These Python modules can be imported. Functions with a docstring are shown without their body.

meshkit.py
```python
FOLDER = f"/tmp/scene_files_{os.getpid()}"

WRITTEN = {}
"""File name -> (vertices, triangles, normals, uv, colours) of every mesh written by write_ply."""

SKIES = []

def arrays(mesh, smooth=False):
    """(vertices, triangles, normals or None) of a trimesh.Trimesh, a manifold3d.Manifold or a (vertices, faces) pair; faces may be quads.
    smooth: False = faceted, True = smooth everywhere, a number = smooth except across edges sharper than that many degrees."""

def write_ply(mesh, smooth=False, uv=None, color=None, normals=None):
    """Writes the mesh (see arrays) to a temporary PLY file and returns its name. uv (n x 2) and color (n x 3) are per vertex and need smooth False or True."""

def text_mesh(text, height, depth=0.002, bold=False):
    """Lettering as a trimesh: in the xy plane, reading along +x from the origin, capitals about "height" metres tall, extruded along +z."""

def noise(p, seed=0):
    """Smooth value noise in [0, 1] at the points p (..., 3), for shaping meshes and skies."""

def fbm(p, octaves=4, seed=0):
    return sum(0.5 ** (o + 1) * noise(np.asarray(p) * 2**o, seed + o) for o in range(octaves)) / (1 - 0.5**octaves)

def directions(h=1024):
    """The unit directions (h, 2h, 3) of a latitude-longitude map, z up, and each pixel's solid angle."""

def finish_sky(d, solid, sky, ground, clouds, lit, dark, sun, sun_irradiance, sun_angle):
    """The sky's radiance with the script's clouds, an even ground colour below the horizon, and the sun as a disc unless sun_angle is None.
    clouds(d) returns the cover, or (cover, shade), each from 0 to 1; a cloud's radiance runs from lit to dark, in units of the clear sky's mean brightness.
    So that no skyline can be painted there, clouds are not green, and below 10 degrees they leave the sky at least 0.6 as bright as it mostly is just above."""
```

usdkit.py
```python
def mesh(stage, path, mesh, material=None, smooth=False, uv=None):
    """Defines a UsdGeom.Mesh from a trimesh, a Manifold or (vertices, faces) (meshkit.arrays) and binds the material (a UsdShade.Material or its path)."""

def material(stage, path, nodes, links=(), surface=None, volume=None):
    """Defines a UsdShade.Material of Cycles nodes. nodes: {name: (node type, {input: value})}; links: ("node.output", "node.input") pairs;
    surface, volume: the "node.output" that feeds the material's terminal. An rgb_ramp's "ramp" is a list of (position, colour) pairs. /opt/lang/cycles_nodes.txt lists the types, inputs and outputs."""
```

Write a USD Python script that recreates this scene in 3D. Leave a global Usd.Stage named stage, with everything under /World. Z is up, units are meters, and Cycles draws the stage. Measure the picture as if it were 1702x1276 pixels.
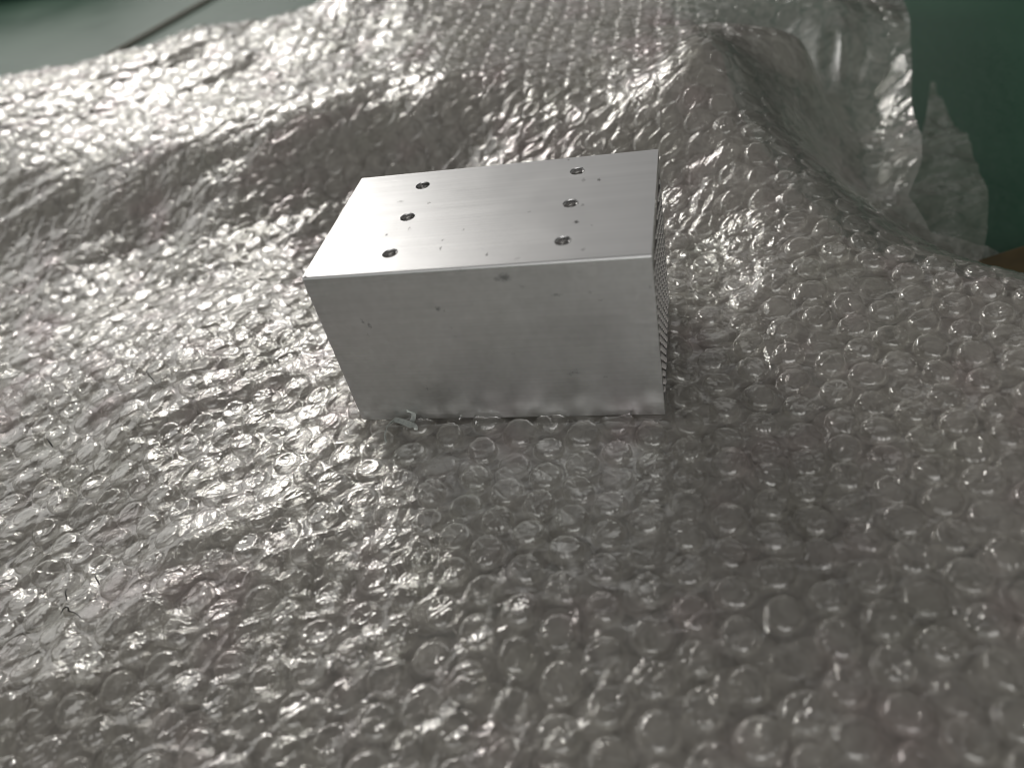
import math, random
import numpy as np, trimesh, manifold3d as mf
from scipy.interpolate import RBFInterpolator
from scipy.ndimage import map_coordinates, spline_filter
from shapely import contains_xy
from shapely.geometry import Polygon, Point, box as sbox
from shapely.ops import unary_union
import meshkit, usdkit
from pxr import Usd, UsdGeom, UsdLux, UsdShade, Gf, Sdf

random.seed(7)
RNG = np.random.default_rng(7)
stage = Usd.Stage.CreateInMemory()
UsdGeom.SetStageUpAxis(stage, UsdGeom.Tokens.z)
UsdGeom.SetStageMetersPerUnit(stage, 1.0)
world = UsdGeom.Xform.Define(stage, '/World')
stage.SetDefaultPrim(world.GetPrim())
UsdGeom.Scope.Define(stage, '/World/Looks')

# ------------------------------------------------------------------ camera
CAM = np.array([.064558, -.177277, .175063])
FWD = np.array([-.24376, .718753, -.651133]); FWD /= np.linalg.norm(FWD)
RIGHT = np.array([.969432, .161219, -.184959]); RIGHT -= FWD * (RIGHT @ FWD); RIGHT /= np.linalg.norm(RIGHT)
DOWN = np.cross(FWD, RIGHT)
FPX = 1330.96          # focal length in pixels of the 1702 wide photograph


def at(u, v, z=0.0):
    """The point at height z seen at pixel (u, v) of the 1702 x 1276 photograph."""
    d = FWD * FPX + RIGHT * (u - 851) + DOWN * (v - 638)
    return CAM + d * (z - CAM[2]) / d[2]


def pix(p):
    q = np.asarray(p) - CAM
    z = q @ FWD
    return np.stack([851 + FPX * (q @ RIGHT) / z, 638 + FPX * (q @ DOWN) / z], -1), z


cam = UsdGeom.Camera.Define(stage, '/World/camera')
cam.CreateHorizontalApertureAttr(36.0)
cam.CreateVerticalApertureAttr(36.0 * 767 / 1024)
cam.CreateFocalLengthAttr(36.0 * FPX / 1702)
cam.CreateFStopAttr(8.0)
cam.CreateFocusDistanceAttr(0.268)
cam.CreateClippingRangeAttr(Gf.Vec2f(0.01, 100))
M4 = Gf.Matrix4d(*map(float, [*RIGHT, 0, *(-DOWN), 0, *(-FWD), 0, *CAM, 1]))
cam.AddTransformOp().Set(M4)
cam.CreateExposureAttr(0.12)


# ------------------------------------------------------------------ lamps
def rect(name, pos, target, w, h, radiance, color):
    l = UsdLux.RectLight.Define(stage, '/World/' + name)
    z = np.asarray(pos, float) - np.asarray(target, float); z /= np.linalg.norm(z)
    x = np.cross([0, 0, 1.0], z)
    x = np.array([1.0, 0, 0]) if np.linalg.norm(x) < 1e-6 else x / np.linalg.norm(x)
    y = np.cross(z, x)
    l.AddTransformOp().Set(Gf.Matrix4d(*map(float, [*x, 0, *y, 0, *z, 0, *pos, 1])))
    l.CreateWidthAttr(w); l.CreateHeightAttr(h)
    l.CreateIntensityAttr(radiance); l.CreateNormalizeAttr(False)
    l.CreateColorAttr(Gf.Vec3f(*color))
    return l


def direction(az, el):
    a, e = math.radians(az), math.radians(el)
    return np.array([math.sin(a) * math.cos(e), math.cos(a) * math.cos(e), math.sin(e)])


# bright window out of view, back left; the other lamps are unseen soft sources
rect('window_light', direction(-39, 33) * 3.0, (0, 0, 0), .74, .80, 11.0, (1.0, .955, .90))
rect('unseen_front_light', direction(166, 24) * 3.0, (0, 0, .02), 2.0, 1.5, 1.8, (1.0, .985, .95))  # out of view, placed to light the block's front face and glint on bubble rims
rect('unseen_wide_front_light', direction(180, 30) * 3.4, (0, 0, .02), 5.5, 3.2, .62, (1.0, .985, .95))  # unseen wide source, brightens the block's front and the wrap before it
rect('unseen_back_left_light', direction(-50, 24) * 4.2, (0, 0, 0), 4.0, 2.3, 1.25, (1.0, .985, .955))  # unseen, placed to spread soft glare over the wrap on the left
rect('unseen_rear_light', direction(2, 27) * 4.2, (0, 0, 0), 2.2, 1.3, .55, (1.0, .98, .95))  # unseen, placed to lighten the right part of the block's top
rect('unseen_overhead_light', (0.2, .6, 2.8), (0.2, .6, 0), 6.0, 5.0, 0.12, (1.0, .96, .93))  # unseen, weak ambient light from overhead on the whole scene


# ------------------------------------------------------------------ helpers
def numbered(path):
    if not stage.GetPrimAtPath(path):
        return path
    k = 1
    while stage.GetPrimAtPath(f'{path}_{k:03d}'):
        k += 1
    return f'{path}_{k:03d}'


def tag(prim, label=None, cat=None, group=None, kind=None):
    for k, v in (('label', label), ('category', cat), ('group', group), ('kind', kind)):
        if v:
            prim.SetCustomDataByKey(k, v)
    return prim


def thing(name, label, cat, loc=(0, 0, 0), group=None):
    x = UsdGeom.Xform.Define(stage, numbered('/World/' + name))
    x.AddTranslateOp().Set(Gf.Vec3d(*map(float, loc)))
    return tag(x.GetPrim(), label, cat, group)


def obj(name, mesh, mat, parent=None, smooth=False):
    p = numbered((str(parent.GetPath()) if parent else '/World') + '/' + name)
    return usdkit.mesh(stage, p, mesh, mat, smooth=smooth).GetPrim()


def material(name, nodes, links=(), surface='p.BSDF'):
    return usdkit.material(stage, '/World/Looks/' + name, nodes, links, surface=surface)


# ------------------------------------------------------------------ materials
def film_material(name, haze, rough, gloss=2.2, haze_col=(.86, .835, .79), bump=.35, clear=(.95, .95, .94)):
    n = {
        'geo': ('geometry', {}),
        'lw': ('layer_weight', {'blend': .5}),
        'pw': ('math', {'math_type': 'power', 'value2': 4.0}),
        'fr': ('math', {'math_type': 'multiply_add', 'value2': .90, 'value3': .045 * gloss, 'use_clamp': True}),
        'n1': ('noise_texture', {'scale': 380.0, 'detail': 2.0, 'roughness': .5, 'distortion': 1.5}),
        'n2': ('noise_texture', {'scale': 90.0, 'detail': 3.0, 'roughness': .6, 'distortion': 2.5}),
        'ad': ('math', {'math_type': 'multiply_add', 'value2': 2.0}),
        'bp': ('bump', {'strength': bump, 'distance': .0012}),
        'hz': ('map_range', {'from_min': .3, 'from_max': .72, 'to_min': haze * .55, 'to_max': haze * 1.5, 'clamp': True}),
        'tint': ('rgb_ramp', {'ramp': [(0, (.93, .97, .92)), (.42, (.98, .98, .97)), (.55, (1, 1, 1)), (.72, (1, .94, .96)), (1, (.95, .97, 1))]}),  # pink and green noise, painted in place of thin-film iridescence
        'n3': ('noise_texture', {'scale': 38.0, 'detail': 2.0}),
        'f2': ('math', {'math_type': 'power', 'value2': 2.2}),
        'hz2': ('math', {'math_type': 'multiply_add', 'value2': .36, 'use_clamp': True}),
        'hcol': ('mix_color', {'blend_type': 'multiply', 'fac': 1.0, 'a': haze_col}),
        'tr': ('transparent_bsdf', {'color': clear}),
        'df': ('diffuse_bsdf', {}),
        'tl': ('translucent_bsdf', {}),
        'm1': ('mix_closure', {'fac': .5}),
        'm2': ('mix_closure', {}),
        'gl': ('glossy_bsdf', {'roughness': rough, 'color': (1, 1, 1)}),
        'm3': ('mix_closure', {}),
    }
    l = [('geo.position', 'n1.vector'), ('geo.position', 'n2.vector'), ('geo.position', 'n3.vector'),
         ('n2.fac', 'ad.value1'), ('n1.fac', 'ad.value3'), ('ad.value', 'bp.height'),
         ('bp.normal', 'gl.normal'), ('bp.normal', 'df.normal'), ('bp.normal', 'lw.normal'),
         ('lw.facing', 'pw.value1'), ('pw.value', 'fr.value1'),
         ('n2.fac', 'hz.value'), ('lw.facing', 'f2.value1'), ('f2.value', 'hz2.value1'), ('hz.result', 'hz2.value3'), ('hz2.value', 'm2.fac'),
         ('n3.fac', 'tint.fac'), ('tint.color', 'hcol.b'), ('hcol.result', 'df.color'), ('hcol.result', 'tl.color'), ('tint.color', 'gl.color'),
         ('df.BSDF', 'm1.closure1'), ('tl.BSDF', 'm1.closure2'),
         ('tr.BSDF', 'm2.closure1'), ('m1.closure', 'm2.closure2'),
         ('m2.closure', 'm3.closure1'), ('gl.BSDF', 'm3.closure2'), ('fr.value', 'm3.fac')]
    return material(name, n, l, 'm3.closure')


FILM = film_material('clear_film', .27, .065, gloss=2.3, bump=.16)
BUBBLE = film_material('bubble_film', .13, .045, gloss=2.3, bump=.12)
LOWER = film_material('hazy_film', .36, .20, gloss=2.4, haze_col=(.62, .58, .52))
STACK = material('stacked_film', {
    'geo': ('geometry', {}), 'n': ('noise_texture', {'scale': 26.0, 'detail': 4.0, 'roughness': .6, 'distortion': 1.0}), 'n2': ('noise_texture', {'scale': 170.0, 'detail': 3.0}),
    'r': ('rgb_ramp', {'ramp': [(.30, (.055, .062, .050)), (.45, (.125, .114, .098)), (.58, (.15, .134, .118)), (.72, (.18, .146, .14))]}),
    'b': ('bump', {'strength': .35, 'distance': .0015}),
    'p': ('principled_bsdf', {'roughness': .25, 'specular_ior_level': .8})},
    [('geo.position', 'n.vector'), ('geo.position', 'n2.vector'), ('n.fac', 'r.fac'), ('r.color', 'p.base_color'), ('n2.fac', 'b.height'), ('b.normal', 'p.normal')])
MARGIN = film_material('thin_film', .26, .25, gloss=1.2, haze_col=(.62, .64, .56))


def spots_chain(nodes, links, spots, pos, prefix):
    """Dark scuff marks at given places: (centre, half sizes in x y z, strength). Returns the output of the mask."""
    last = None
    for i, (c, r, s) in enumerate(spots):
        a, b, d, e = (f'{prefix}{k}{i}' for k in 'abde')
        nodes[a] = ('vector_math', {'math_type': 'subtract', 'vector2': tuple(c)})
        nodes[b] = ('vector_math', {'math_type': 'multiply', 'vector2': tuple(1 / x for x in r)})
        nodes[d] = ('vector_math', {'math_type': 'length'})
        nodes[e] = ('map_range', {'from_min': .35, 'from_max': 1.0, 'to_min': s, 'to_max': 0.0, 'clamp': True})
        links += [(pos, a + '.vector1'), (a + '.vector', b + '.vector1'), (b + '.vector', d + '.vector1'), (d + '.value', e + '.value')]
        if last:
            m = f'{prefix}m{i}'
            nodes[m] = ('math', {'math_type': 'maximum'})
            links += [(last, m + '.value1'), (e + '.result', m + '.value2')]
            last = m + '.value'
        else:
            last = e + '.result'
    return last


PXM = .1 / 545          # metres per photograph pixel on the block


def front_point(u, v):
    d = at(u, v, 0) - CAM
    return CAM + d * (0 - CAM[1]) / d[1]


spots = []
for u, v, w, h, s in [(838, 461, 13, 8, .75), (826, 464, 6, 4, .6), (728, 513, 5, 6, .8), (738, 517, 2, 2, .8), (603, 535, 3, 6, .7), (614, 541, 3, 7, .75),
                      (612, 556, 2, 6, .5), (926, 490, 11, 3, .6), (998, 498, 5, 2, .6), (981, 486, 4, 2, .45), (867, 476, 5, 3, .45), (955, 619, 14, 2.5, .75), (947, 622, 6, 3, .6),
                      (958, 614, 5, 3, .5), (1006, 626, 5, 2, .6), (758, 560, 2, 2, .7), (710, 645, 3, 5, .75), (852, 588, 5, 2, .5), (1080, 477, 2, 4, .5),
                      (750, 545, 2, 4, .35), (963, 452, 5, 3, .35), (768, 450, 9, 3, .4)]:
    spots.append((front_point(u, v), (w * PXM, .002, h * PXM * 1.15), s))
for u, v, w, h, s in [(770, 382, 2, 2, .9), (735, 399, 2, 2, .8), (732, 413, 2.5, 3, .85), (809, 423, 2.5, 2.5, .9), (560, 432, 5, 2, .6), (643, 390, 3, 2, .6),
                      (958, 369, 5, 3, .9), (996, 299, 2.5, 3, .8), (970, 299, 4, 5, .35), (969, 415, 4, 3, .45), (945, 266, 2, 3, .8), (713, 337, 3, 2, .6), (880, 352, 3, 2, .3),
                      (666, 335, 7, 3, .25), (983, 374, 2, 2, .6), (968, 341, 2, 3, .5), (680, 380, 3, 3, .4), (860, 430, 5, 2, .3)]:
    spots.append((at(u, v, .058), (w * PXM, h * PXM * 1.7, .002), s))

nodes = {
    'geo': ('geometry', {}),
    'st': ('vector_math', {'math_type': 'multiply', 'vector2': (14, 900, 900)}),
    'st2': ('vector_math', {'math_type': 'multiply', 'vector2': (5, 210, 210)}),
    'br': ('noise_texture', {'scale': 1.0, 'detail': 3.0, 'roughness': .65}),
    'br2': ('noise_texture', {'scale': 1.0, 'detail': 3.0, 'roughness': .6}),
    'cl': ('noise_texture', {'scale': 55.0, 'detail': 4.0, 'roughness': .6}),
    'jit': ('noise_texture', {'scale': 1500.0, 'detail': 2.0}),
    'jm': ('vector_math', {'math_type': 'multiply_add', 'vector2': (.0022, .0022, .0022)}),
    'jo': ('vector_math', {'math_type': 'subtract', 'vector2': (.0011, .0011, .0011)}),
    'sum': ('math', {'math_type': 'add'}),
    'bp': ('bump', {'strength': .22, 'distance': .0002}),
    'r1': ('map_range', {'from_min': .3, 'from_max': .7, 'to_min': .38, 'to_max': .47, 'clamp': True}),
    'ra': ('math', {'math_type': 'multiply_add', 'value2': .05}),
    'nz': ('separate_xyz', {}),
    'top': ('map_range', {'from_min': .2, 'from_max': .8, 'to_min': -.14, 'to_max': 0.0, 'clamp': True}),
    'rt': ('math', {'math_type': 'add'}),
    'bs': ('map_range', {'from_min': .2, 'from_max': .8, 'to_min': .015, 'to_max': .22, 'clamp': True}),
    'colr': ('rgb_ramp', {'ramp': [(.25, (.62, .625, .63)), (.42, (.66, .665, .67)), (.58, (.68, .685, .69)), (.75, (.71, .715, .72))]}),
    'dirt': ('mix_color', {'fac': 0.0, 'b': (.035, .033, .03)}),
    'met': ('math', {'math_type': 'multiply_add', 'value2': -.8, 'value3': 1.0}),
    'p': ('principled_bsdf', {'metallic': 1.0, 'anisotropic': .0}),
}
links = [('geo.position', 'st.vector1'), ('geo.position', 'st2.vector1'), ('st.vector', 'br.vector'), ('st2.vector', 'br2.vector'),
         ('geo.position', 'cl.vector'), ('geo.position', 'jit.vector'), ('jit.color', 'jm.vector1'), ('geo.position', 'jm.vector3'), ('jm.vector', 'jo.vector1'),
         ('br.fac', 'sum.value1'), ('br2.fac', 'sum.value2'), ('sum.value', 'bp.height'), ('bp.normal', 'p.normal'),
         ('cl.fac', 'r1.value'), ('br.fac', 'ra.value1'), ('r1.result', 'ra.value3'), ('geo.normal', 'nz.vector'), ('nz.z', 'top.value'), ('nz.z', 'bs.value'), ('bs.result', 'bp.strength'), ('ra.value', 'rt.value1'), ('top.result', 'rt.value2'), ('rt.value', 'p.roughness'),
         ('br2.fac', 'colr.fac'), ('colr.color', 'dirt.a'), ('dirt.result', 'p.base_color')]
mask = spots_chain(nodes, links, [(c, r, q) for c, r, q in spots], 'jo.vector', 's')
links += [(mask, 'dirt.fac'), (mask, 'met.value1'), ('met.value', 'p.metallic')]
ALU = material('brushed_aluminium', nodes, links)

THREAD = material('tapped_metal', {'p': ('principled_bsdf', {'base_color': (.60, .59, .58), 'metallic': 1.0, 'roughness': .22})})
RECESS_SHADE = material('recess_shade', {'p': ('principled_bsdf', {'base_color': (.02, .018, .017), 'roughness': .7})})  # near-black, paints the shade inside the end panel's slots
MESHM = material('mesh_metal', {'geo': ('geometry', {}), 'n': ('noise_texture', {'scale': 900.0}),
                                'r': ('rgb_ramp', {'ramp': [(.3, (.03, .027, .026)), (.7, (.10, .09, .085))]}),
                                'p': ('principled_bsdf', {'metallic': 1.0, 'roughness': .3})},
                 [('geo.position', 'n.vector'), ('n.fac', 'r.fac'), ('r.color', 'p.base_color')])
STUD = material('pale_stud', {'p': ('principled_bsdf', {'base_color': (.80, .77, .75), 'metallic': .3, 'roughness': .35})})
SWARF = material('black_swarf', {'p': ('principled_bsdf', {'base_color': (.012, .012, .012), 'roughness': .45})})
CHIP = material('pale_shaving', {'geo': ('geometry', {}), 'n': ('noise_texture', {'scale': 1200.0, 'detail': 3.0}),
                                 'r': ('rgb_ramp', {'ramp': [(.3, (.30, .33, .31)), (.7, (.52, .55, .52))]}),
                                 'b': ('bump', {'strength': .4, 'distance': .0002}),
                                 'p': ('principled_bsdf', {'roughness': .42, 'metallic': .35})},
                [('geo.position', 'n.vector'), ('n.fac', 'r.fac'), ('r.color', 'p.base_color'), ('n.fac', 'b.height'), ('b.normal', 'p.normal')])
CRUMB = material('bright_crumb', {'p': ('principled_bsdf', {'base_color': (.75, .75, .74), 'roughness': .25, 'metallic': 1.0})})
GREEN = material('green_paint', {'geo': ('geometry', {}), 'n': ('noise_texture', {'scale': 6.0, 'detail': 6.0, 'roughness': .6}),
                                 'n2': ('noise_texture', {'scale': 160.0, 'detail': 4.0}),
                                 'r': ('rgb_ramp', {'ramp': [(.25, (.030, .088, .056)), (.75, (.050, .122, .080))]}),
                                 'rr': ('map_range', {'from_min': .3, 'from_max': .7, 'to_min': .30, 'to_max': .42, 'clamp': True}),
                                 'b': ('bump', {'strength': .12, 'distance': .002}),
                                 'p': ('principled_bsdf', {'specular_ior_level': .42})},
                 [('geo.position', 'n.vector'), ('geo.position', 'n2.vector'), ('n.fac', 'r.fac'), ('r.color', 'p.base_color'), ('n.fac', 'rr.value'), ('rr.result', 'p.roughness'),
                  ('n2.fac', 'b.height'), ('b.normal', 'p.normal')])
CORD = material('brown_cord', {'p': ('principled_bsdf', {'base_color': (.15, .12, .075), 'roughness': .6})})
BIN = material('dark_case', {'p': ('principled_bsdf', {'base_color': (.012, .022, .02), 'roughness': .5})})
OCHRE = material('ochre_board', {'geo': ('geometry', {}), 'n': ('noise_texture', {'scale': 60.0, 'detail': 4.0}),
                                 'r': ('rgb_ramp', {'ramp': [(.3, (.045, .032, .009)), (.7, (.075, .053, .015))]}), 'p': ('principled_bsdf', {'roughness': .5})},
                 [('geo.position', 'n.vector'), ('n.fac', 'r.fac'), ('r.color', 'p.base_color')])

# ------------------------------------------------------------------ the setting
TABLE_Z = -.07
g = 6.0
xs = np.linspace(-g, g, 41)
X, Y = np.meshgrid(xs, xs)
V = np.stack([X.ravel(), Y.ravel(), np.full(X.size, TABLE_Z)], 1)
idx = np.arange(X.size).reshape(X.shape)
Q = np.stack([idx[:-1, :-1], idx[:-1, 1:], idx[1:, 1:], idx[1:, :-1]], -1).reshape(-1, 4)
tag(obj('floor', (V, Q), GREEN), 'green painted floor behind and under the bubble wrap', 'floor', kind='structure')

# ------------------------------------------------------------------ the shape of the draped wrap (tops of its bubbles)
CP = []
for x in np.linspace(-.06, .06, 5):
    for y in np.linspace(-.01, .07, 4):
        CP.append((x, y, 0))
CP = [tuple(c) for c in CP]


def cp(*rows):
    for u, v, z in rows:
        p = at(u, v, z); CP.append((p[0], p[1], z))


cp((300, 1000, -.002), (700, 1000, 0), (1000, 1100, 0), (1400, 1100, -.001), (1600, 800, 0), (1300, 650, 0), (1200, 480, .0), (1450, 560, .002), (1650, 560, .002),
   (0, 1276, -.002), (850, 1276, 0), (1702, 1276, 0), (-300, 1276, -.006), (2000, 1276, 0), (850, 1500, 0), (1300, 1500, 0), (300, 1500, -.003),
   (150, 800, -.003), (400, 600, .000), (150, 620, -.003), (450, 480, .001), (0, 600, -.006), (-300, 700, -.012))
# valley at the foot of the far fold, its crest, the far edge
cp((-300, 520, -.012), (0, 425, -.008), (250, 385, -.006), (560, 325, -.003), (700, 290, -.002))
cp((-300, 370, .013), (0, 285, .017), (150, 262, .018), (300, 240, .019), (520, 205, .021), (700, 172, .024), (850, 145, .027), (1000, 112, .031), (1090, 85, .036), (1172, 62, .044))
EDGE = [(-420, 240, .026), (-300, 210, .026), (-150, 170, .026), (0, 131, .026), (125, 101, .027), (250, 71, .028), (375, 40, .029), (500, 10, .030), (620, -40, .031), (750, -110, .031), (880, -160, .031), (1000, -200, .03)]
cp(*EDGE, (1250, -260, .02))
cp((150, 200, .022), (350, 140, .023), (600, 95, .025), (900, 30, .030), (1100, -40, .03), (1240, 30, .032), (1240, 56, .034), (1330, 56, .020), (1400, 50, .006), (1330, 0, .018), (1430, -10, .003))
for u, v, z in EDGE:
    p = at(u, v - (60 if u > 560 else 0), z)
    CP.append((p[0] - .006, p[1] + .020, z - .012)); CP.append((p[0] - .012, p[1] + .045, z - .065))
# fold just behind the block
for x, y, z in [(-.06, .09, 0), (-.02, .09, 0), (.02, .09, 0), (.055, .09, 0), (-.04, .125, .001), (.0, .125, .001), (.04, .125, .003), (.07, .10, .003), (.075, .06, .002)]:
    CP.append((x, y, z))
# crest on the right and the hollow beyond it
cp((1205, 130, .032), (1250, 205, .023), (1325, 300, .014), (1420, 388, .008), (1550, 420, .005), (1702, 452, .002), (1900, 500, .002))
HOL = [(1290, 105, .0), (1360, 105, -.009), (1400, 200, -.026), (1450, 300, -.037), (1560, 400, -.047), (1420, 110, -.013), (1700, 430, -.06), (1950, 470, -.06)]
cp(*HOL)
cp((1500, -20, -.004), (1512, 100, -.008), (1532, 250, -.022), (1500, -150, 0))
CP = np.array(CP)
rbf = RBFInterpolator(CP[:, :2], CP[:, 2], kernel='thin_plate_spline', smoothing=2e-6)

GX0, GX1, GY0, GY1, GS = -.75, .36, -.24, .80, .002
gx, gy = np.arange(GX0, GX1, GS), np.arange(GY0, GY1, GS)
GXX, GYY = np.meshgrid(gx, gy)
BASE = rbf(np.stack([GXX.ravel(), GYY.ravel()], 1)).reshape(GXX.shape)
# slow waves and dents of the wrap, dying out under the block
fx, fy = np.maximum(np.abs(GXX) - .05, 0), np.maximum(np.maximum(-GYY, GYY - .059), 0)
away = np.clip(np.hypot(fx, fy) / .03, 0, 1); away = away * away * (3 - 2 * away)
P3 = np.stack([GXX, GYY, np.zeros_like(GXX)], -1)
left = np.clip((-.03 - GXX) / .08, 0, 1)
WAVES = (meshkit.fbm(P3 / .045 + 3.1, 3, 5) - .5) * (.005 + .004 * left) * away
# diagonal stretch creases on the left
ang = math.radians(28)
ca = np.stack([(GXX * math.cos(ang) + GYY * math.sin(ang)) / .09, (-GXX * math.sin(ang) + GYY * math.cos(ang)) / .014, np.zeros_like(GXX)], -1)
WAVES += (meshkit.fbm(ca, 2, 9) - .5) * .0035 * away * left
BASE = np.where(away < .02, 0, BASE * (.15 + .85 * away) + WAVES)
BASE = np.maximum(BASE, TABLE_Z + .012)


COEF = spline_filter(BASE, order=3, mode='nearest')


def field(x, y):
    x, y = np.broadcast_arrays(np.asarray(x, float), np.asarray(y, float))
    out = map_coordinates(COEF, [(y.ravel() - GY0) / GS, (x.ravel() - GX0) / GS], order=3, mode='nearest', prefilter=False)
    return out.reshape(x.shape) if x.ndim else float(out[0])


def ridged(p, seed):
    return 1 - np.abs(2 * meshkit.noise(p, seed) - 1)


def film_detail(x, y, amp=1.0):
    """Fine creases of the flat film between the bubbles."""
    p = np.stack([x, y, np.zeros_like(x)], -1)
    w = np.stack([meshkit.noise(p / .008, 31), meshkit.noise(p / .008, 32), np.zeros_like(x)], -1) * .9
    r = ridged(p / .0075 + w, 11) ** 3 * .0011 + ridged(p / .0035 + w * 2, 12) ** 3 * .00045
    return r * amp


def inside_block(x, y, m=.0):
    return (np.abs(x) < .05 + m) & (y > -m) & (y < .059 + m)


FILM_DROP = .0036


def drop(x, y):
    """How far the flat film lies below the tops of its bubbles: less under the block, which squeezes them."""
    d = np.hypot(np.maximum(np.abs(x) - .05, 0), np.maximum(np.maximum(-np.asarray(y), np.asarray(y) - .059), 0))
    t = np.clip(d / .010, 0, 1); t = t * t * (3 - 2 * t)
    return .0011 + (FILM_DROP - .0011) * t


outline_px = [(-400, 1700, 0), (-400, 700, -.01), (-400, 250, .024)]
rear = [at(u, v, z) for u, v, z in EDGE]
SHEET = Polygon([(-.30, -.23), (-.70, .05), (-.70, .45)] + [(p[0] - .010, p[1] + .034) for p in rear] +
                [tuple(at(*q)[:2]) for q in [(1490, -160, 0), (1500, -20, -.004), (1513, 60, -.006), (1520, 130, -.010), (1536, 200, -.018), (1534, 255, -.022), (1510, 320, -.035), (1545, 395, -.05), (1650, 415, -.058), (1800, 440, -.06)]] +
                [(.34, .0), (.30, -.23)])


def grid_film(poly, step, height, fine=True):
    x0, y0, x1, y1 = poly.bounds
    xs, ys = np.arange(x0, x1 + step, step), np.arange(y0, y1 + step, step)
    X, Y = np.meshgrid(xs, ys)
    Z = height(X, Y)
    ok = contains_xy(poly, X, Y)
    # keep to what the picture could see, with a margin
    uv, d = pix(np.stack([X, Y, Z], -1))
    ok &= (uv[..., 0] > -420) & (uv[..., 0] < 2120) & (uv[..., 1] > -420) & (uv[..., 1] < 1700) & (d > .05)
    q = ok[:-1, :-1] & ok[:-1, 1:] & ok[1:, 1:] & ok[1:, :-1]
    idx = np.arange(X.size).reshape(X.shape)
    F = np.stack([idx[:-1, :-1], idx[:-1, 1:], idx[1:, 1:], idx[1:, :-1]], -1)[q]
    used = np.unique(F)
    remap = np.full(X.size, -1); remap[used] = np.arange(len(used))
    V = np.stack([X.ravel(), Y.ravel(), Z.ravel()], 1)[used]
    F = remap[F]
    # draw the stepped border of the grid onto the outline
    e = np.sort(np.vstack([F[:, [0, 1]], F[:, [1, 2]], F[:, [2, 3]], F[:, [3, 0]]]), 1)
    e, n = np.unique(e, axis=0, return_counts=True)
    for k in np.unique(e[n == 1]):
        p = Point(V[k, 0], V[k, 1])
        if poly.exterior.distance(p) < 2.2 * step:
            q = poly.exterior.interpolate(poly.exterior.project(p))
            V[k] = (q.x, q.y, float(height(np.array([q.x]), np.array([q.y]))[0]))
    return V, F


def top_height(X, Y):
    m = inside_block(X, Y, .002)
    return field(X, Y) - drop(X, Y) + np.where(m, 0, film_detail(X, Y))


def lattice(poly, rot, ox, oy, dx=.01070, dy=.01130):
    """Staggered rows of bubble centres."""
    pts = []
    c, s = math.cos(rot), math.sin(rot)
    for i in range(-90, 90):
        for j in range(-110, 110):
            a, b = i * dx, (j + .5 * (i & 1)) * dy
            pts.append((a * c - b * s + ox, a * s + b * c + oy))
    p = np.array(pts)
    q = np.stack([p[:, 0], p[:, 1], np.zeros(len(p))], 1) / .05
    p = p + np.stack([meshkit.fbm(q, 2, 61) - .5, meshkit.fbm(q, 2, 62) - .5], 1) * .007
    return p[contains_xy(poly.buffer(-.006), p[:, 0], p[:, 1])]


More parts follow.
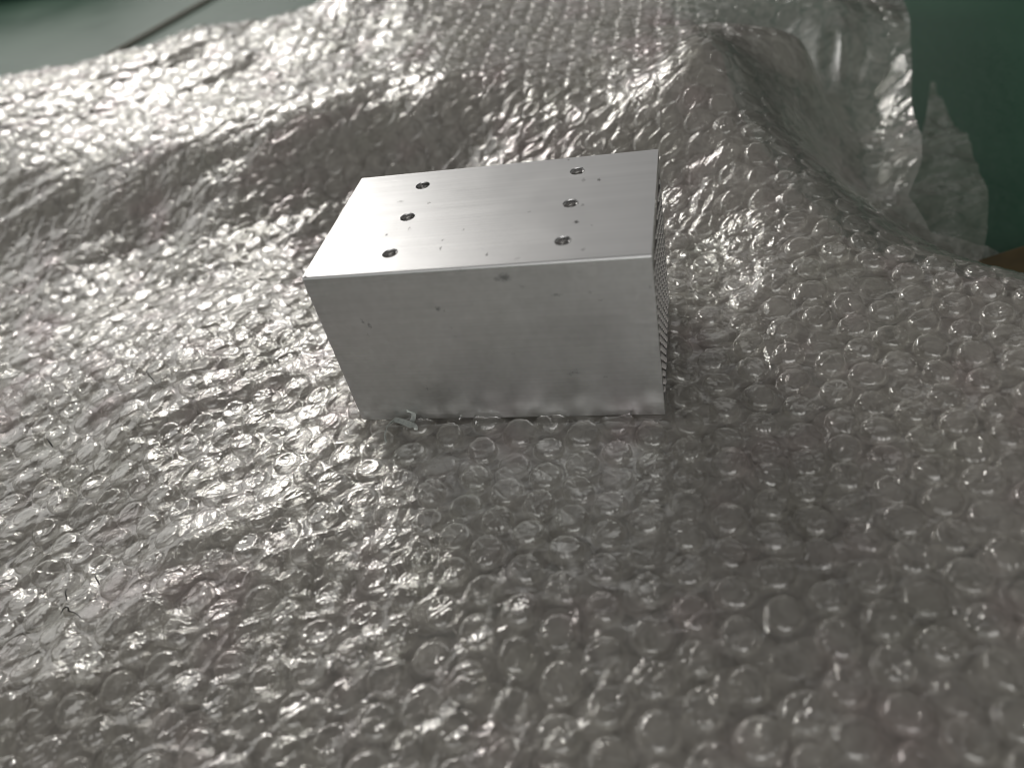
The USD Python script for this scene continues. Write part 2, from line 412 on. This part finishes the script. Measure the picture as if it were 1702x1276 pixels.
def bubble_mesh(cx, cy, R, h, rings, segs, rng, height_drop=None):
    """One bubble: a flattened dome of thin film, dented and creased, standing on the draped sheet."""
    s = np.concatenate([[0], np.linspace(.22, .80, rings - 7), [.88, .93, .97, 1.0, 1.04, 1.12]])
    s = s[1:]
    th = np.arange(segs) * 2 * np.pi / segs
    S, T = np.meshgrid(s, th, indexing='ij')
    S = np.vstack([np.zeros((1, segs)), S])[1:]
    S_all, T_all = np.concatenate([[0], S.ravel()]), np.concatenate([[0], T.ravel()])
    lx, ly = S_all * np.cos(T_all), S_all * np.sin(T_all)
    e = 1 + .05 * np.sin(2 * T_all + rng.uniform(0, 6.3))
    inner = np.clip(1 - S_all ** rng.uniform(4.5, 9.0), 0, 1) ** rng.uniform(.45, .65)
    z = h * inner
    # creases
    for _ in range(rng.integers(2, 6)):
        a, o, w = rng.uniform(0, np.pi), rng.uniform(-.75, .75), rng.uniform(.035, .10)
        d = lx * np.cos(a) + ly * np.sin(a) - o + .12 * np.sin(3 * (lx * np.sin(a) - ly * np.cos(a)) + rng.uniform(0, 6))
        z += rng.uniform(-.20, .15) * h * np.exp(-(d / w) ** 2) * np.clip(1.05 - S_all, 0, 1) ** .5
    # dents and slope
    ddx, ddy = rng.uniform(-.5, .5, 2)
    z -= rng.uniform(0, .45) * h * np.exp(-((lx - ddx) ** 2 + (ly - ddy) ** 2) / .40) * (inner > 0)
    z += h * (rng.uniform(-.14, .14) * lx + rng.uniform(-.14, .14) * ly) * inner
    # pleats along the rim
    k, ph = rng.integers(7, 15), rng.uniform(0, 6.3)
    pleat = np.sin(k * T_all + ph + 1.2 * np.sin(2 * T_all + ph)) * S_all ** 3 * np.clip((1.12 - S_all) / .3, 0, 1)
    z += rng.uniform(.06, .15) * h * pleat * (S_all < 1.0)
    z = np.maximum(z, .00015)
    rr = R * e
    px_, py_ = cx + lx * rr, cy + ly * rr
    zb = field(px_, py_)
    eps = .003
    nx = -(field(cx + eps, cy) - field(cx - eps, cy)) / (2 * eps)
    ny = -(field(cx, cy + eps) - field(cx, cy - eps)) / (2 * eps)
    n = np.array([float(nx), float(ny), 1.0]); n /= np.linalg.norm(n)
    V = np.stack([px_, py_, zb - (drop(px_, py_) if height_drop is None else height_drop)], 1) + z[:, None] * n
    m = len(s)
    F = [np.stack([np.zeros(segs, int), 1 + np.arange(segs), 1 + (np.arange(segs) + 1) % segs], 1)]
    i, j = np.meshgrid(np.arange(m - 1), np.arange(segs), indexing='ij')
    a, b = 1 + i * segs + j, 1 + i * segs + (j + 1) % segs
    c, d = b + segs, a + segs
    F.append(np.stack([a, d, c], -1).reshape(-1, 3)); F.append(np.stack([a, c, b], -1).reshape(-1, 3))
    return V, np.vstack(F)


def joined(parts):
    vs, fs, o = [], [], 0
    for v, f in parts:
        vs.append(v); fs.append(f + o); o += len(v)
    return np.vstack(vs), np.vstack(fs)


wrap = thing('bubble_wrap_sheet', 'large clear sheet of bubble wrap, rumpled, with the aluminium block standing on it', 'bubble wrap')
obj('film', grid_film(SHEET, .0011, top_height), FILM, wrap, smooth=True)
centres = lattice(SHEET, math.radians(2.0), .002, .0035)
zc = field(centres[:, 0], centres[:, 1])
uv, dist = pix(np.stack([centres[:, 0], centres[:, 1], zc], 1))
vis = (uv[:, 0] > -60) & (uv[:, 0] < 1762) & (uv[:, 1] > -120) & (uv[:, 1] < 1340) & (dist > .08)
centres, uv, dist = centres[vis], uv[vis], dist[vis]
inframe = (uv[:, 0] > 15) & (uv[:, 0] < 1690) & (uv[:, 1] > 10) & (uv[:, 1] < 1262) & ~inside_block(centres[:, 0], centres[:, 1], .003)
order = np.argsort(np.where(inframe, dist, dist + 10))
rest = []
for rank, k in enumerate(order):
    rng = np.random.default_rng(1000 + int(k))
    cx, cy = centres[k] + rng.normal(0, .00022, 2)
    R = .0051 * rng.uniform(.92, 1.05)
    sl = math.hypot((field(cx + .004, cy) - field(cx - .004, cy)) / .008, (field(cx, cy + .004) - field(cx, cy - .004)) / .008)
    h = rng.uniform(.0024, .0034) / (1 + 4.0 * max(sl - .15, 0))
    if rng.random() < .16:
        h *= rng.uniform(.35, .7)
    if inside_block(cx, cy, .0055):
        h = .0026 if not inside_block(cx, cy, 0) else .0010
        m = bubble_mesh(cx, cy, R, h, 16, 40, rng)
        m[0][:, 2] = np.where(inside_block(m[0][:, 0], m[0][:, 1], .0006), np.minimum(m[0][:, 2], -.00012), m[0][:, 2])
    else:
        m = bubble_mesh(cx, cy, R, h, *((20, 48) if dist[k] < .24 else (16, 40) if dist[k] < .34 else (13, 24)), rng)
    if rank < 300:
        obj('bubble', m, BUBBLE, wrap, smooth=True)
    else:
        rest.append(m)
tag(obj('bubble_field', joined(rest), BUBBLE, wrap, smooth=True), kind='stuff')
print('bubbles', len(centres))

# thin margin of film lying past the far right lip
mp = [(1548, 128), (1556, 150), (1572, 175), (1590, 205), (1606, 250), (1622, 290), (1638, 340), (1640, 385), (1634, 425), (1620, 450), (1500, 450), (1440, 330), (1480, 250), (1528, 240), (1540, 190)]
MPOLY = Polygon([tuple(at(u, v, TABLE_Z + .012)[:2]) for u, v in mp]).buffer(-.001).buffer(.001)


def margin_height(X, Y):
    p = np.stack([X, Y, np.zeros_like(X)], -1)
    c_ = at(1590, 300, TABLE_Z + .015)
    return TABLE_Z + .006 + .008 * np.exp(-((X - c_[0]) ** 2 + (Y - c_[1]) ** 2) / .0018) + meshkit.fbm(p / .02, 3, 77) * .012


obj('film_margin', grid_film(MPOLY, .0012, margin_height), MARGIN, wrap, smooth=True)

# ------------------------------------------------------------------ a second sheet folded under the first
UNDER = Polygon([(-.30, -.23), (-.70, .05), (-.70, .42)] + [(p[0] - .004, p[1] + .012) for p in rear] +
                [tuple(at(*q)[:2]) for q in [(1172, 62, .03), (1215, 150, .025), (1262, 215, .02), (1330, 300, .012), (1420, 388, .004), (1550, 420, 0), (1702, 452, 0), (1900, 500, 0)]] +
                [(.34, .0), (.30, -.23)])
UD = .0095


def under_height(X, Y):
    p = np.stack([X, Y, np.zeros_like(X)], -1)
    return field(X, Y) - UD + film_detail(X + .3, Y, 1.3) + (meshkit.fbm(p / .02, 2, 41) - .5) * .002


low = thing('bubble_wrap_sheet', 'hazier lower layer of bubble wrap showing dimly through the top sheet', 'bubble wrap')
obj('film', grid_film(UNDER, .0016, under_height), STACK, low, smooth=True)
c2 = lattice(UNDER, math.radians(24), .004, .001)
uv2, d2 = pix(np.stack([c2[:, 0], c2[:, 1], field(c2[:, 0], c2[:, 1]) - UD], 1))
ok = (uv2[:, 0] > -60) & (uv2[:, 0] < 1762) & (uv2[:, 1] > -60) & (uv2[:, 1] < 1340) & (d2 > .08)
parts2 = []
for k in np.nonzero(ok)[0]:
    rng = np.random.default_rng(5000 + int(k))
    parts2.append(bubble_mesh(c2[k, 0], c2[k, 1], .0050, rng.uniform(.0022, .0034), 12, 18, rng, UD - .0008))
tag(obj('bubble_field', joined(parts2), LOWER, low, smooth=True), kind='stuff')

# ------------------------------------------------------------------ the aluminium block
W, D, H = .100, .059, .058
block = thing('aluminium_block', 'brushed aluminium block with six threaded holes in its top, standing on the bubble wrap', 'metal block')


def man(tm):
    return mf.Manifold(mf.Mesh(np.asarray(tm.vertices, np.float32), np.asarray(tm.faces, np.uint32)))


pts = []
for sx in (-1, 1):
    for y0, sy in ((0, 1), (D, -1)):
        for z0, sz in ((0, 1), (H, -1)):
            r = .0008 if (y0 == 0 and z0 == H) else .00025
            for a in np.linspace(0, np.pi / 2, 6):
                pts.append((sx * W / 2, y0 + sy * r * (1 - math.sin(a)), z0 + sz * r * (1 - math.cos(a))))
body = mf.Manifold.hull_points(np.array(pts))
holes = [(sx * .0255, y) for sx in (-1, 1) for y in (.0100, .0300, .0495)]
HR = .00222
for hx, hy in holes:
    cyl = mf.Manifold.cylinder(.016, HR, HR, 48).translate((hx, hy, H - .0152))
    sink = mf.Manifold.cylinder(.0005, HR - .0001, HR + .00022, 48).translate((hx, hy, H - .00042))
    body = body - cyl - sink
pocket = mf.Manifold.cube((.0022, D - .0050, H - .0070)).translate((W / 2 - .0016, .0022, .0025))
body = body - pocket
obj('body', body, ALU, block, smooth=32)
# threads: a helical groove cut in each hole's wall
for i, (hx, hy) in enumerate(holes):
    pitch, seg, turns = .0008, 40, 15
    prof = [(HR - .00002, 0.0), (HR - .0005, .5)]
    n = turns * seg
    tt = np.arange(n + 1)
    ph = tt * 2 * np.pi / seg + i
    zz = -.0004 - tt / seg * pitch
    rings = []
    for r, fz in prof:
        rings.append(np.stack([r * np.cos(ph), r * np.sin(ph), zz - fz * pitch], 1))
    rings.append(np.stack([(HR - .00002) * np.cos(ph), (HR - .00002) * np.sin(ph), zz - pitch], 1))
    Vt = np.vstack(rings) + [hx, hy, H]
    m = n + 1
    a = np.arange(n)
    Fq = np.vstack([np.stack([a + k * m, a + 1 + k * m, a + 1 + (k + 1) * m, a + (k + 1) * m], 1) for k in (0, 1)])
    obj('threaded_hole', (Vt, Fq[:, ::-1]), THREAD, block, smooth=35)
# perforated honeycomb end face set into the right side
plate = sbox(.0024, .0027, D - .0030, H - .0047)
cells, studs = [], []
py_, pz_ = .0104, .00165
for r in range(34):
    for q in range(-1, 14):
        y, z = .0052 + (q + .5 * (r & 1)) * py_, .0042 + r * pz_
        if z > H - .0062:
            continue
        if .0060 < y < D - .0068:
            cells.append(sbox(y - .0026, z - .00042, y + .0026, z + .00042).buffer(.00012, quad_segs=1))
        if .0045 < y + py_ / 2 < D - .0048:
            studs.append((y + py_ / 2, z))
perf = plate.difference(unary_union(cells))
pm = trimesh.creation.extrude_polygon(perf, .0009, engine='earcut')
R4 = np.array([[0, 0, 1, W / 2 - .0010], [1, 0, 0, 0], [0, 1, 0, 0], [0, 0, 0, 1.0]])
pm.apply_transform(R4)
panel = obj('end_panel', pm, MESHM, block)
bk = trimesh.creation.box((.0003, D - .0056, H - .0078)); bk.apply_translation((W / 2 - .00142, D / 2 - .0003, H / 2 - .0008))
obj('shade_backing', bk, RECESS_SHADE, panel)  # dark sheet behind the slots, stands in for the shade of their depth
knobs = []
for y, z in studs:
    t_ = trimesh.creation.icosphere(1, 1.0); t_.apply_scale((.0005, .0013, .00055)); t_.apply_translation((W / 2 - .00007, y, z)); knobs.append((np.array(t_.vertices), np.array(t_.faces)))
tag(obj('stud_field', joined(knobs), STUD, panel, smooth=True), kind='stuff')


# ------------------------------------------------------------------ shavings and specks
def ribbon(path, widths, normal_hint, thick=.00022):
    p = np.asarray(path, float)
    t = np.gradient(p, axis=0); t /= np.linalg.norm(t, axis=1, keepdims=True)
    b = np.cross(t, normal_hint); b /= np.linalg.norm(b, axis=1, keepdims=True) + 1e-12
    nn = np.cross(b, t)
    w = np.asarray(widths)[:, None] / 2
    loops = np.stack([p + b * w + nn * thick / 2, p - b * w + nn * thick / 2, p - b * w - nn * thick / 2, p + b * w - nn * thick / 2], 1)
    V = loops.reshape(-1, 3)
    F = []
    for i in range(len(p) - 1):
        for j in range(4):
            a, c = i * 4 + j, i * 4 + (j + 1) % 4
            F.append((a, c, c + 4, a + 4))
    F += [(0, 3, 2, 1), tuple(len(V) - 4 + k for k in range(4))]
    return V, np.array(F)


def bez(pts, n=14):
    pts = np.asarray(pts, float)
    t = np.linspace(0, 1, n)[:, None]
    while len(pts.shape) == 2:
        pts = pts[None].repeat(n, 0)
    while pts.shape[1] > 1:
        pts = pts[:, :-1] * (1 - t[:, None]) + pts[:, 1:] * t[:, None]
    return pts[:, 0]


sh = thing('metal_shaving', 'curled pale grey shaving at the foot of the block, near its front left corner', 'shaving')


def fp(u, v, y):
    """Point on the vertical plane at depth y seen at pixel (u, v)."""
    d = at(u, v, 0) - CAM
    return CAM + d * (y - CAM[1]) / d[1]


pa = bez([at(655, 697, .0012), at(668, 699, .0018), at(685, 707, .0012)])
obj('flake', ribbon(pa, np.linspace(.0017, .0021, 14), np.array([0, -.45, .9])), CHIP, sh, smooth=40)
pb = bez([at(654, 699, .0014), at(641, 706, .0024), at(636, 724, .0016), at(642, 734, .0006)])
obj('curl', ribbon(pb, np.linspace(.0021, .0008, 14), np.array([-.75, -.3, .5])), CHIP, sh, smooth=40)
pc_ = bez([at(676, 682, .0042), at(690, 680, .0036), at(690, 694, .0016), at(683, 702, .0010)])
obj('curl', ribbon(pc_, np.linspace(.0012, .0018, 14), np.array([.5, -.6, .4])), CHIP, sh, smooth=40)
pd_ = bez([at(684, 706, .0013), at(692, 706, .0020), at(691, 714, .0008)])
obj('curl', ribbon(pd_, np.linspace(.0018, .0012, 14), np.array([.3, -.5, .6])), CHIP, sh, smooth=40)


def top_at(u, v, dz=.0):
    """Where the line of sight through (u, v) meets the tops of the bubbles."""
    z = 0.0
    for _ in range(12):
        p = at(u, v, z)
        z = .5 * z + .5 * (float(field(p[0], p[1])) + dz)
    return at(u, v, z)


def stick(name, label, uvs, r, mat=SWARF, cat='swarf', lift=.0006, amp=.0004):
    P = np.array([top_at(u, v) for u, v in uvs])
    P = P + [0, 0, lift]
    o = P.mean(0)
    t = thing(name, label, cat, o, 'bits of black swarf scattered over the wrap')
    P = bez(P - o, 16) if len(P) > 2 else np.linspace(P[0] - o, P[1] - o, 8)
    P[:, 2] += amp * np.sin(np.linspace(0, 5, len(P)))
    t_ = np.gradient(P, axis=0); t_ /= np.linalg.norm(t_, axis=1, keepdims=True)
    b = np.cross(t_, [0, 0, 1.0]); b /= np.linalg.norm(b, axis=1, keepdims=True) + 1e-9
    n = np.cross(b, t_)
    a = np.arange(6) * np.pi / 3
    rr = r * (1 - .5 * np.linspace(-1, 1, len(P)) ** 2)
    V = (P[:, None] + rr[:, None, None] * (np.cos(a)[None, :, None] * b[:, None] + np.sin(a)[None, :, None] * n[:, None])).reshape(-1, 3)
    i, j = np.meshgrid(np.arange(len(P) - 1), np.arange(6), indexing='ij')
    F = np.stack([i * 6 + j, i * 6 + (j + 1) % 6, (i + 1) * 6 + (j + 1) % 6, (i + 1) * 6 + j], -1).reshape(-1, 4)
    e0, e1 = len(V), len(V) + 1
    V = np.vstack([V, P[:1], P[-1:]])
    caps = [(e0, (k + 1) % 6, k, k) for k in range(6)]
    tri = np.vstack([F[:, [0, 1, 2]], F[:, [0, 2, 3]], [(e0, (k + 1) % 6, k) for k in range(6)], [(e1, (len(P) - 1) * 6 + k, (len(P) - 1) * 6 + (k + 1) % 6) for k in range(6)]])
    obj('strand', (V, tri), mat, t, smooth=60)
    return t


t = stick('black_swarf', 'tangled black curl of swarf on the bubble wrap in the lower left', [(103, 1022), (108, 1012), (122, 1008), (128, 1018), (116, 1024), (104, 1016), (118, 1006), (132, 1024)], .00022, amp=.0012)
stick('black_swarf', 'thin upright black swarf bit just above the tangled black curl', [(113, 980), (111, 990), (112, 999)], .0002)
stick('black_swarf', 'short black swarf needle to the upper right of the tangled black curl', [(160, 958), (163, 964), (166, 972)], .0002)
stick('black_swarf', 'tiny black swarf bit on the wrap near the bottom centre, between two large bubbles', [(761, 1184), (764, 1179), (767, 1177)], .00028)
stick('black_swarf', 'black hair-like splinter on the sunlit wrap left of the block', [(244, 618), (250, 627), (260, 638)], .0002)
stick('black_swarf', 'small black speck of swarf just left of the upper front corner of the block', [(430, 466), (434, 467), (438, 466)], .00035)
stick('black_swarf', 'small dark swarf bit at the far left, below the middle of the sheet', [(80, 730), (85, 738), (88, 743)], .0003)


def crumb(label, p, r, seed):
    s = trimesh.creation.icosphere(2, r)
    v = np.array(s.vertices)
    v *= (.7 + .7 * meshkit.noise(v / r * 1.7 + seed, seed))[:, None]
    o = thing('metal_crumb', label, 'metal crumb', p, 'metal crumbs around the block')
    obj('grain', (v, np.array(s.faces)), CRUMB, o)


crumb('bright metal crumb lying against the bottom edge of the block right of the shaving', at(791, 703, .0004), .0006, 3)
crumb('tiny metal crumb at the bottom front edge of the block below its middle', at(764, 696, .0003), .0004, 5)
crumb('tiny metal crumb stuck to the top left front corner of the block', fp(508, 461, .0008) + np.array([0, 0, .0003]), .00035, 8)

# ------------------------------------------------------------------ things on the floor behind
a, b = at(178, 93, TABLE_Z + .003), at(356, -6, TABLE_Z + .003)
dirv = (b - a)
P = np.array([a - dirv * .35, a, a + dirv * .3 + [.006, 0, 0], a + dirv * .65, b, b + dirv * .6])
P = bez(P, 30)
cordm = thing('cord', 'thin brown cord running across the green floor behind the bubble wrap', 'cord')
from numpy import newaxis as _n
t_ = np.gradient(P, axis=0); t_ /= np.linalg.norm(t_, axis=1, keepdims=True)
bb = np.cross(t_, [0, 0, 1.0]); bb /= np.linalg.norm(bb, axis=1, keepdims=True); nn = np.cross(bb, t_)
aa = np.arange(10) * 2 * np.pi / 10
V = (P[:, _n] + .0024 * (np.cos(aa)[_n, :, _n] * bb[:, _n] + np.sin(aa)[_n, :, _n] * nn[:, _n])).reshape(-1, 3)
i, j = np.meshgrid(np.arange(len(P) - 1), np.arange(10), indexing='ij')
obj('sheath', (V, np.stack([i * 10 + j, i * 10 + (j + 1) % 10, (i + 1) * 10 + (j + 1) % 10, (i + 1) * 10 + j], -1).reshape(-1, 4)), CORD, cordm, smooth=True)


def rounded_box(size, r, center):
    sx, sy, sz = (np.array(size) / 2 - r)
    s = mf.Manifold.sphere(r, 16)
    return mf.Manifold.batch_hull([s.translate((a * sx, b * sy, c * sz)) for a in (-1, 1) for b in (-1, 1) for c in (-1, 1)]).translate(tuple(center))


p = at(20, -6, TABLE_Z)
bn = thing('dark_case', 'dark green-black case on the floor at the top left corner', 'case', (p[0], p[1], TABLE_Z))
obj('shell', rounded_box((.5, .3, .12), .01, (-.12, .16, .0605)), BIN, bn, smooth=30)
p = at(1672, 452, TABLE_Z + .02)
ob = thing('ochre_board', 'small ochre yellow board on the floor at the right edge, behind the bubble wrap', 'board', (p[0], p[1], TABLE_Z))
om = rounded_box((.16, .05, .02), .002, (.075, -.012, .0105)).rotate((0, 0, 24))
obj('panel', om, OCHRE, ob, smooth=30)
